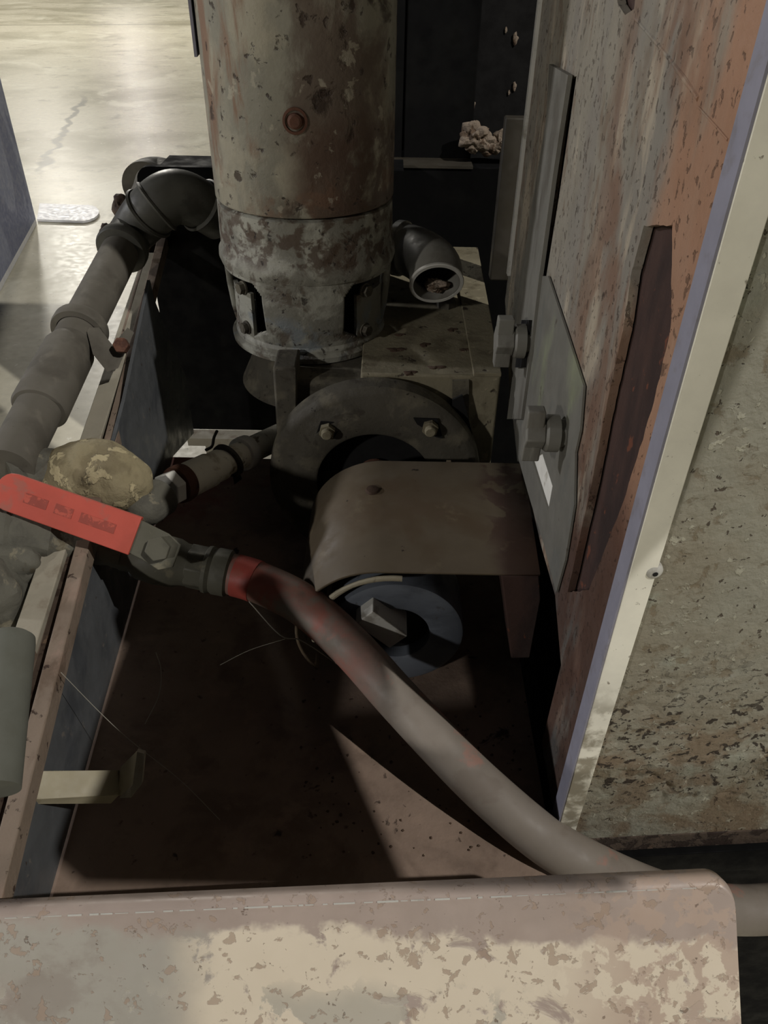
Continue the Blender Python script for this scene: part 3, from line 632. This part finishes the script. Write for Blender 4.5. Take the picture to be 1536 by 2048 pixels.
# ================================================================ FRONT CABINET PANEL (right) and its painted edge
xq = WX-.003
t = thing('cabinet_panel', 'large grey-green front panel with pitted flaking paint on the right', 'cabinet panel', V((.5, .37, .74)))
zb = P(1160, 1675, y=.368).z
th = math.atan2(P(1536, 1655, z=zb).y-P(1160, 1675, z=zb).y, P(1536, 1655, z=zb).x-P(1160, 1675, z=zb).x)
pd = V((math.cos(th), math.sin(th), 0)); pn = V((math.sin(th), -math.cos(th), 0))
o0 = V((WX+.0, .368, zb))
bm = nb()
W_, H_ = .75, 1.38-zb
# dense grid with real dents in the flaking zone
nx_, nz_ = 260, 240
gv = []
for iz in range(nz_+1):
    v_ = (iz/nz_)**1.6*H_; row = []
    for ix in range(nx_+1):
        u_ = (ix/nx_)**1.4*W_
        p = o0+pd*u_+V((0, 0, v_))
        k = max(0, min(1, (.30-v_)/.15))*max(0, min(1, (v_-.03)/.03))
        h = noise.noise(p*120)*.6+noise.noise(p*60)*.6
        dent = max(0, h-.18)*.006*k
        row.append(bm.verts.new(p-pn*dent))
    gv.append(row)
for iz in range(nz_):
    for ix in range(nx_): bm.faces.new((gv[iz][ix], gv[iz][ix+1], gv[iz+1][ix+1], gv[iz+1][ix]))
ob = part('front_sheet', bm, 'panel', t, smooth=60); s_ = ob.modifiers.new('sheet', 'SOLIDIFY'); s_.thickness = .003; s_.offset = -1
bm = nb()
def corner(px, py): return P(px, py, y=.366)
prism(bm, [V((WX-.001, .3615, zb+.0)), V((WX+.0140, .3615, zb+.02)), V((WX+.0178, .3615, 1.38)), V((WX-.001, .3615, 1.38))], (0, .008, 0)); part('painted_edge', bm, 'cream_edge', t, label='cream painted edge strip', bevel=.0006)
bm = nb(); prism(bm, [V((WX-.0025, .362, zb+.0)), V((WX-.0025, .381, zb+.0)), V((WX-.0025, .379, 1.38)), V((WX-.0025, .362, 1.38))], (.0014, 0, 0)); part('side_return', bm, 'lav_edge', t, smooth=0, label='lavender-grey side of the edge strip')
bm = nb(); box(bm, (.20, .42, 0), (.78, .93, .70)); part('pedestal', bm, 'black', t)
bm = nb(); p = P(1300, 1128, y=.37); p = o0+pd*((p-o0).dot(pd))+V((0, 0, (p-o0).z))+pn*.0045; closed_lathe(bm, [(.0062, -.004), (.0062, 0), (.0058, .002), (.004, .0038), (.0018, .0042)], p, pn, 28); lathe(bm, [(.0018, .0045), (.0, .0046)], p, pn, 12, mi=1); part('screw', bm, ['bright_steel', 'void'], t)
bm = nb(); p = P(1160, 1558, y=.37); p = o0+pd*((p-o0).dot(pd))+V((0, 0, (p-o0).z))+pn*.0035; closed_lathe(bm, [(.0075, 0), (.006, .0012)], p, pn, 28); part('rivet', bm, 'panel', t)
bm = nb(); a = o0+pn*.004; prism(bm, [a+V((0, 0, -.022)), a+V((0, 0, 0)), a+pd*W_, a+pd*W_+V((0, 0, -.022))], -pn*.03); part('bottom_ledge', bm, 'ledge', t, bevel=.001)
bm = nb(); a = o0+pn*.009+pd*.035; prism(bm, [a+V((0, 0, -.06)), a+V((0, 0, -.024)), a+pd*W_+V((0, 0, -.024)), a+pd*W_+V((0, 0, -.06))], -pn*.03); part('plinth', bm, 'black', t, bevel=.001)

# ================================================================ FRONT TILTED PANEL at the bottom of the picture
FP = P(760, 1768, d=.455); nF = V((0, -math.sin(math.radians(50)), math.cos(math.radians(50))))
def Fp(px, py): return PP(px, py, FP, nF)
eL, eR = Fp(-620, 1846), Fp(1437, 1756)
ex = (eR-eL).normalized(); en = (nF-ex*nF.dot(ex)).normalized(); ed = ex.cross(en); ed = ed if ed.z < 0 else -ed     # down the slope
wid = (eR-eL).length
rs = Fp(1451, 2048)-eR; lean = rs.dot(ex)/rs.dot(ed)
corner_r = .013; bm = nb(); SEG = 10
def outline(u_off):   # outline of the sheet in (along, down)
    pts = [(0, 0)]
    pts += [(wid-corner_r*.3+corner_r*math.sin(a), corner_r-corner_r*math.cos(a)) for a in [math.pi/2*i/8 for i in range(9)]]
    pts += [(wid+corner_r*.7+lean*.3, .3), (0, .3)]; return pts
rows = []
# cross section: short lip rolling away at the top, then the long face
nU = 60
sec = [(-.0065, -.016), (-.0065, -.008)]+[(-.0065+.0065*math.sin(a)*1.0, -.0065*math.cos(a)+0.0) for a in [math.pi/2*i/8 for i in range(1, 1)]]
prof_ = [(.004+0.0, .010), (-.0012, .006)]
prof_ = []
for i in range(9):
    a = math.pi/2*i/8; prof_.append((.006-.006*math.sin(a), .006-.006*math.cos(a)))   # (down, depth below face)
prof_ = prof_[::-1]
# prof_ runs from lip (down 0, depth .006) to face start (down .006, depth 0)
full = [(0.0, .014)]+prof_+[(.03, 0), (.08, 0), (.16, 0), (.26, 0)]
uc = wid-corner_r*.3
cols = [(uc*k/nU, 0.0) for k in range(nU+1)]+[(uc+corner_r*math.sin(a), corner_r*(1-math.cos(a))) for a in [math.pi/2*q/12 for q in range(1, 13)]]
for (dn, dp) in full:
    rows.append([bm.verts.new(eL+ex*(u+lean*dn*u/wid)+ed*(dn+sh)-en*dp) for (u, sh) in cols])
nU = len(cols)-1
# finer rows for the rounded corner
for a_, b_ in zip(rows, rows[1:]):
    for k in range(nU): bm.faces.new((a_[k], a_[k+1], b_[k+1], b_[k]))
ob = single('front_panel', bm, 'front', 'wide foreground steel panel with mottled pinkish grey and cream paint', 'panel', smooth=60)
s_ = ob.modifiers.new('sheet', 'SOLIDIFY'); s_.thickness = .004; s_.offset = -1
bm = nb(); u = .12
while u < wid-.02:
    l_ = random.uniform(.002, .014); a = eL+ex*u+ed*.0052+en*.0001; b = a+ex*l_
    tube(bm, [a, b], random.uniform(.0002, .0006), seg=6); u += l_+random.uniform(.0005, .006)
o_ = link_mesh('worn_glint', bm, 'bright_steel', loc=V(ob.location), parent=ob); o_['label'] = 'pale slivers for the glint along the worn folded top edge'  # pale steel slivers modelled for the highlight along the worn fold

# ================================================================ RAILS on the left
rA, rB = P(2, 1800, d=.50), P(336, 462, d=1.22)
rd = (rB-rA).normalized(); rA2 = rA-rd*.12
side = rd.cross(V((0, 0, 1))).normalized(); 
if side.x < 0: side = -side
upv = side.cross(rd).normalized(); upv = upv if upv.z > 0 else -upv
def bar(a, b, s0, s1, z0, z1):
    bm = nb(); d = b-a
    prism(bm, [a+side*s0+upv*z0, a+side*s1+upv*z0, a+side*s1+upv*z1, a+side*s0+upv*z1], d); return bm
t = thing('slotted_rail', 'long brown-grey channel rail with a rusty groove running back along the left of the tray', 'rail', rA2)
part('inner_lip', bar(rA2, rB, -.0135, 0, -.02, .0), 'rail', t, bevel=.0012)
part('groove', bar(rA2, rB-rd*.01, -.025, -.0135, -.02, -.012), 'groove', t, smooth=0)
part('outer_lip', bar(rA2, rB-rd*.02, -.029, -.025, -.02, -.003), 'rail', t, bevel=.001)
# pale bar
pA, pB = P(36, 1295, d=.64), P(300, 500, d=1.17)
side_s = side; rd2 = (pB-pA).normalized(); side = rd2.cross(V((0, 0, 1))).normalized(); side = side if side.x > 0 else -side
upv = side.cross(rd2).normalized(); upv = upv if upv.z > 0 else -upv
b_ = bar(pA, pB, -.010, .012, -.012, -.004)
single('flat_bar', b_, 'pale_bar', 'pale dusty flat bar running between the grey pipe and the long rail', 'bar', bevel=.001)
# supports under rails (posts down to the floor)
bm = nb(); p = P(215, 800, d=.92); box(bm, (p.x-.03, p.y, 0), (p.x-.012, p.y+.02, p.z-.03)); single('rail_post', bm, 'black', 'slim dark post holding the long rail on the left', 'post')

M['canister'] = mat('dusty_grey_plastic', (92, 93, 84), rough=0.8, bump=(60, .1, .001), layers=[dict(c=(84, 84, 74), s=14, t=.5, w=.2, a=.7)])
# ================================================================ LEFT PIPE RUN
a0 = P(18, 935, d=.775); a1 = P(240, 505, d=1.045)
pd_ = (a1-a0).normalized(); PR = .0245
t = thing('grey_pipe', 'dusty grey steel pipe run with coupling and elbow along the left side', 'pipe', a0-V((0, 0, PR)))
bm = nb(); tube(bm, [a0, a0.lerp(a1, .5), a1], PR, seg=48); part('pipe_length', bm, 'pipe', t)
c0, c1_ = P(85, 815, d=.83), P(150, 700, d=.915)
bm = nb(); q0_ = a0+pd_*((c0-a0).dot(pd_)); q1_ = a0+pd_*((c1_-a0).dot(pd_)); L_ = (q1_-q0_).length
lathe(bm, [(PR, -.001), (PR+.0035, .0), (PR+.0055, .003), (PR+.005, L_*.5), (PR+.0045, L_*.88), (PR, L_)], q0_, pd_, 56); part('coupling', bm, 'pipe', t)
# tee and elbow cluster
tcol = P(243, 500, d=1.05); tend = P(300, 408, d=1.13)
bm = nb(); lathe(bm, [(PR, -.006), (PR+.0085, -.004), (PR+.0105, .0), (PR+.010, .010), (PR+.005, .014), (PR+.004, .05), (PR+.004, (tend-tcol).length)], tcol, tend-tcol, 56); part('tee_body', bm, 'pipe_dark', t)
# upper branch and far elbow
bm = nb(); tube(bm, [P(268, 455, d=1.13), P(300, 385, d=1.19), P(303, 366, d=1.22)], [.026, .026, .025], seg=40); part('branch', bm, 'pipe', t)
bm = nb(); tube(bm, spline([P(290, 372, d=1.25), P(302, 362, d=1.28), P(325, 362, d=1.29), P(352, 378, d=1.25)], 8), [.037]*4+[.036]*21, seg=40); part('far_elbow', bm, 'pipe', t)
# big elbow
bp_ = spline([P(262, 468, d=1.09), P(300, 425, d=1.06), P(345, 395, d=1.06), P(392, 405, d=1.08), P(440, 440, d=1.12)], 8)
n = len(bp_); bm = nb(); tube(bm, bp_, [.030+.006*math.sin(math.pi*min(1, i/(n-1))) for i in range(n)], seg=48); part('main_elbow', bm, 'pipe_dark', t)
for i in (7, 10, 25):
    bm = nb(); tube(bm, [bp_[i], bp_[i].lerp(bp_[i+1], .5), bp_[i+1]], [.036, .0385, .0365], seg=48); part('elbow_bead', bm, 'pipe_dark', t)
for px, py, r in ((244, 412, .013), (214, 466, .011), (228, 455, .008)):
    bm = nb(); p = P(px, py, d=1.13); blob(bm, p, r, r, r*1.1, amp=.5, fr=60, sub=3); part('clogged_stub', bm, 'groove', t)
# clamp strap
cc_ = a0+pd_*((P(160, 680, d=.93)-a0).dot(pd_))
t4 = thing('pipe_clamp', 'grey strap clamp wrapped around the long pipe with a lug bolted to the rail', 'pipe clamp', cc_-V((0, 0, PR+.008)))
bm = nb(); lathe(bm, [(PR+.001, -.001), (PR+.0075, 0), (PR+.0085, .003), (PR+.0085, .013), (PR+.0075, .016), (PR+.001, .017), (PR+.001, -.001)], cc_, pd_, 56); part('strap', bm, 'pipe', t4)
lug0 = P(188, 690, d=.885); lug1 = P(222, 722, d=.905); lug2 = P(262, 668, d=.925)
bm = nb(); prism(bm, [P(178, 655, d=.905), P(198, 655, d=.91), P(225, 690, d=.915), P(255, 655, d=.94), P(268, 665, d=.94), P(240, 728, d=.90), P(218, 735, d=.895), P(190, 700, d=.885)], pd_*-.008); part('lug', bm, 'pipe', t4, bevel=.0015)
bm = nb(); hexa(bm, P(246, 693, d=.905), -FW, .0095, .010); part('bolt', bm, 'rust', t4, bevel=.001)

# ================================================================ BULBOUS FITTING, VALVE, LEVER, HOSE
bc = P(196, 948, d=.80)
ia = (P(300, 975, d=.80)-P(90, 925, d=.80)).normalized(); ic = (-FW*.6+V((0, 0, .8))); ic = (ic-ia*ic.dot(ia)).normalized(); ib = ia.cross(ic)
t = thing('bulbous_fitting', 'bulging mineral-crusted brass fitting just above the red lever', 'fitting', bc-V((0, 0, .04)))
bm = nb(); blob(bm, bc, .060, .036, .033, (ia, ib, ic), amp=.16, fr=16, sub=5); part('body', bm, 'crust', t)
bm = nb(); tube(bm, [bc-ia*.03+ib*.0-ic*.012, P(50, 935, d=.80), P(15, 950, d=.79)], [.026, .022, .026], seg=28, wob=.4); part('inlet_stub', bm, 'grime', t)
bm = nb(); tube(bm, spline([bc+ia*.03-ic*.015, P(290, 1015, d=.81), P(325, 990, d=.83)], 6), .019, seg=28, wob=.3); part('outlet_stub', bm, 'grime', t)
# crusted joint below the lever
t = thing('crusted_joint', 'grey lumpy crusted pipe joint beneath the red lever on the rail', 'pipe joint', P(70, 1140, d=.74))
bm = nb(); tube(bm, spline([P(-60, 1060, d=.72), P(20, 1065, d=.73), P(100, 1070, d=.74), P(190, 1085, d=.76), P(250, 1100, d=.765)], 8), [.034]*9+[.030]*8+[.024]*8+[.02]*8, seg=32, wob=.15, jit=.1); part('joint_body', bm, 'grime', t)
bm = nb(); blob(bm, P(15, 1130, d=.72), .034, .026, .03, amp=.22, fr=40, sub=4); part('crust', bm, 'grime', t)
bm = nb(); blob(bm, P(-10, 1200, d=.70), .028, .03, .04, amp=.22, fr=40, sub=4); part('crust', bm, 'grime', t)
# cylinder at the left edge
bm = nb(); ca, cb = P(22, 1275, d=.56), P(-12, 1560, d=.50); dcy = (cb-ca).normalized()
lathe(bm, [(0, -.001), (.014, -.001), (.0165, .001), (.017, .006), (.017, .11), (0, .11)], ca, dcy, 48)
single('grey_canister', bm, 'canister', 'dusty grey cylinder hanging beside the rail at the left edge of the view', 'cylinder')
# valve
v0, v1 = P(215, 1098, d=.765), P(462, 1148, d=.765); vd = (v1-v0).normalized()
t = thing('ball_valve', 'brass ball valve with a long red lever joined to the hose', 'valve', v0.lerp(v1, .5)-V((0, 0, .03)))
Lv = (v1-v0).length; f = lambda x: Lv*x
bm = nb(); lathe(bm, [(0, 0), (.015, 0), (.0165, f(.08)), (.017, f(.2)), (.0235, f(.27)), (.0255, f(.42)), (.0245, f(.56)), (.0215, f(.62)), (.0205, f(.70)), (0, f(.70))], v0, vd, 40); part('valve_body', bm, 'brass', t)
bm = nb(); hexa(bm, v0+vd*f(.66), vd, .0225, f(.14), rot=.2, n=8); part('union_nut', bm, 'brass', t, bevel=.0012)
bm = nb(); lathe(bm, [(.019, f(.78)), (.0235, f(.80)), (.024, f(.83)), (.022, f(.86)), (.0235, f(.88)), (.0235, f(.98)), (.021, f(1.0)), (0, f(1.0))], v0, vd, 40); part('ferrule', bm, 'brass', t)
bm = nb(); hexa(bm, v0+vd*f(.12), vd, .0185, f(.12), n=8); part('inlet_nut', bm, 'brass', t, bevel=.001)
# lever
h0, h1 = P(22, 984, d=.705), P(272, 1072, d=.715); nutc = P(318, 1097, d=.715)
hd = (h1-h0).normalized(); hw = (-FW).cross(hd).normalized(); hn = hd.cross(hw); hn = hn if hn.dot(FW) < 0 else -hn
bm = nb(); sweep = []
w0, w1_ = .0175, .0185
pts = [h0+hw*w0*math.sin(a)*1.0-hd*(.0125*math.cos(a)) for a in [-math.pi/2+math.pi*i/10 for i in range(11)]]
pts = [h0-hw*w0]+[h0-hd*.013*math.cos(a)+hw*w0*math.sin(a) for a in [-math.pi/2+math.pi*i/10 for i in range(1, 10)]]+[h0+hw*w0, h1+hw*w1_-hd*.0, h1-hw*w1_]
prism(bm, [p-hn*.004 for p in pts], hn*.008); sl = part('lever_sleeve', bm, 'red', t, label='red vinyl lever sleeve with worn dark print', bevel=.003)
for (u0, u1) in ((.12, .30), (.36, .50), (.56, .84)):
    bm = nb(); u = h0.lerp(h1, u0); v = h0.lerp(h1, u1); prism(bm, [u-hw*.0045, v-hw*.0045, v+hw*.0045, u+hw*.0045], hn*.0044); part('print_patch', bm, 'print', sl, smooth=0)
bm = nb(); pts = [h1-hd*.004-hw*.0165, h1+hd*.012-hw*.0185, nutc+hd*.006-hw*.019, nutc+hd*.018-hw*.012, nutc+hd*.018+hw*.010, nutc+hd*.004+hw*.016, h1+hw*.016-hd*.004]
prism(bm, [p-hn*.0015 for p in pts], hn*.003); part('lever_plate', bm, 'brass', t, bevel=.0008)
bm = nb(); hexa(bm, nutc, hn, .0118, .009, rot=.15); part('lever_nut', bm, 'brass', t, bevel=.001)
bm = nb(); tube(bm, [nutc-hn*.03, nutc], .011, seg=24); part('stem', bm, 'brass', t)
# hose
hp = [P(452, 1145, d=.765), P(520, 1166, d=.76), P(610, 1212, d=.745), P(700, 1292, d=.725), P(790, 1392, d=.705), P(880, 1488, d=.685), P(975, 1583, d=.668), P(1090, 1680, d=.652), P(1200, 1742, d=.648), P(1330, 1795, d=.655), P(1450, 1818, d=.67), P(1560, 1815, d=.68), P(1700, 1790, d=.69)]
hs = spline(hp, 10)
t = thing('hose', 'thick faded red rubber hose sagging from the brass valve across the dark tray', 'hose', V((hs[40].x, hs[40].y, .722)))
bm = nb(); tube(bm, hs, .0205, seg=40); part('hose_tube', bm, 'hose', t)
bm = nb(); tube(bm, hs[3:10], [.0212]*7, seg=36); part('end_sleeve', bm, 'red_tip', t, label='bright red patch at the hose end', smooth=35)

# ================================================================ PVC DRAIN PIPE
t = thing('plastic_drain_pipe', 'stained white plastic drain pipe slanting down to the left under the pump', 'pipe', P(440, 960, d=.93)-V((0, 0, .02)))
d0, d1 = P(345, 975, d=.865), P(560, 872, d=1.02); dv = (d1-d0).normalized(); DL = (d1-d0).length
bm = nb(); tube(bm, [d0+dv*.02, d1], .0165, seg=36); part('pipe_length', bm, 'pvc', t)
bm = nb(); lathe(bm, [(.017, .022), (.0195, .022), (.0205, .028), (.0205, .060), (.0190, .062), (.0190, .080), (.0165, .082)], d0, dv, 40); part('socket', bm, 'pvc', t)
bm = nb(); lathe(bm, [(.0165, DL*.60), (.021, DL*.60), (.0215, DL*.64), (.021, DL*.67), (.0165, DL*.67)], d0, dv, 40); part('joint_bead', bm, 'pvc_clean', t)
bm = nb(); cd_ = d0+dv*DL*.52; lathe(bm, [(.0175, -.002), (.0225, -.001), (.0225, .003), (.0175, .004), (.0175, -.002)], cd_-dv*.01, (dv+V((0, .0, .25))).normalized(), 40); part('hose_clip', bm, 'band', t, label='dark steel clip ring')
bm = nb(); prism(bm, [cd_+V((0, -.012, .018)), cd_+dv*.018+V((0, -.018, -.024)), cd_+dv*.004+V((0, -.018, -.026))], (0, -.003, 0)); part('clip_fin', bm, 'void', t, smooth=0)
bm = nb(); lathe(bm, [(.014, .005), (.0215, .006), (.0225, .013), (.0215, .020), (.016, .021)], d0, dv, 40); part('rusted_ring', bm, 'rust', t)
bm = nb(); hexa(bm, d0-dv*.010, dv, .0205, .014, rot=.5); part('hex_end', bm, 'pvc_clean', t, bevel=.0015)
bm = nb(); tube(bm, spline([P(434, 862, d=1.0), P(428, 875, d=.99), P(424, 892, d=.98), P(412, 900, d=.97)], 6), .002, seg=8); part('wire', bm, 'band', t)
# pale strip added in place of the bright floor seen through the gap
bm = nb(); g0, g1 = P(395, 868, z=.40), P(560, 868, z=.40); box(bm, (g0.x-.02, g0.y-.02, .38), (g1.x, g0.y+.02, .40)); 
box(bm, (g0.x+.02, g0.y-.02, .0), (g0.x+.05, g0.y+.02, .38))
single('lit_floor_strip', bm, 'pale_bar', 'pale strip standing for the bright floor in the gap behind the plastic drain pipe', 'floor strip')

# ================================================================ HOOK BRACKET
t = thing('hook_bracket', 'cream painted flat steel hook bent upwards at its end beside the long rail', 'bracket', P(150, 1600, d=.60))
A = P(40, 1575, d=.60); B = P(236, 1570, d=.635); wv = (P(236, 1542, d=.64)-P(236, 1598, d=.628))
tl = P(40, 1545, d=.60); 
bm = nb(); prism(bm, [P(48, 1542, d=.602), P(238, 1540, d=.64), P(238, 1590, d=.632), P(50, 1600, d=.595)], V((0, .002, -.004))); part('arm', bm, 'hook', t, bevel=.0008)
bm = nb(); prism(bm, [P(50, 1600, d=.595), P(238, 1590, d=.632), P(222, 1607, d=.636), P(55, 1608, d=.60)], V((0, .003, -.001))); part('arm_underside', bm, 'hook', t, smooth=0)
bm = nb(); prism(bm, [P(238, 1540, d=.64), P(276, 1503, d=.625), P(268, 1572, d=.615), P(240, 1596, d=.628)], V((.0, .004, -.001))); part('upturned_end', bm, 'hook', t, bevel=.0008)
bm = nb(); prism(bm, [P(273, 1503, d=.625), P(290, 1508, d=.624), P(284, 1568, d=.612), P(262, 1596, d=.612), P(238, 1597, d=.628), P(266, 1570, d=.614)], V((0, .004, -.001))); part('lip', bm, 'pale_bar', t, bevel=.0006)

# ================================================================ COBWEBS AND CRUMBS
def web(pts, r, label):
    bm = nb(); tube(bm, pts, r, seg=6); return single('cobweb_strand', bm, 'web', label, 'cobweb', group='cobweb strands over the tray')
web(spline([P(498, 1203, d=.75), P(560, 1270, d=.74), P(600, 1280, d=.74), P(660, 1318, d=.735), P(735, 1372, d=.71)], 5), .0006, 'pale cobweb strand hanging under the upper bend of the hose')
web(spline([P(122, 1345, d=.62), P(200, 1425, d=.66), P(262, 1482, d=.68), P(360, 1560, d=.68), P(440, 1640, d=.68)], 5), .0003, 'thin cobweb strand crossing from the rail past the hook bracket')
web(spline([P(312, 1305, d=.72), P(322, 1340, d=.73), P(318, 1390, d=.74), P(290, 1448, d=.74)], 5), .0005, 'short cobweb strand dangling above the hook bracket')
web(spline([P(440, 1330, d=.72), P(500, 1300, d=.73), P(570, 1278, d=.74)], 5), .0003, 'faint cobweb strand reaching left from under the hose')
bm = nb()
for i in range(110):
    if i < 130: px, py = random.uniform(600, 1060), random.uniform(1400, 1712)
    elif i < 190: px, py = random.uniform(730, 1040), random.uniform(1690, 1716)
    else: px, py = random.uniform(180, 500), random.uniform(1150, 1700)
    p = P(px, py, z=TZ)
    if p.x < -.25: continue
    r = random.uniform(.0005, .0015); q = bmesh.ops.create_icosphere(bm, subdivisions=1, radius=r)
    for v in q['verts']: v.co = V((v.co.x*random.uniform(.7, 1.6), v.co.y*random.uniform(.7, 1.6), v.co.z*.7))+p+V((0, 0, r*.4))
single('rust_crumbs', bm, 'crumb', 'loose rust crumbs and grit scattered over the brown tray floor', 'debris', kind='stuff')

# ================================================================ SHADOW BLOCKER added out of view on an arm, to shade the left of the tray
t = thing('shadow_blocker', 'unseen grey box on an arm, added to shade the left of the tray', 'shadow blocker', V((.46, .04, 1.57)))
bm = nb(); prism(bm, [(.385, .183, 1.57), (.44, .183, 1.57), (.53, .098, 1.57), (.616, -.10, 1.57), (.385, -.10, 1.57)], (0, 0, .05)); part('housing', bm, 'sheet', t, bevel=.006)
bm = nb(); box(bm, (.38, .10, 1.62), (.42, .66, 1.65)); box(bm, (.38, .62, .70), (.42, .66, 1.62)); part('arm', bm, 'sheet', t, bevel=.003)  # arm of the added shadow blocker
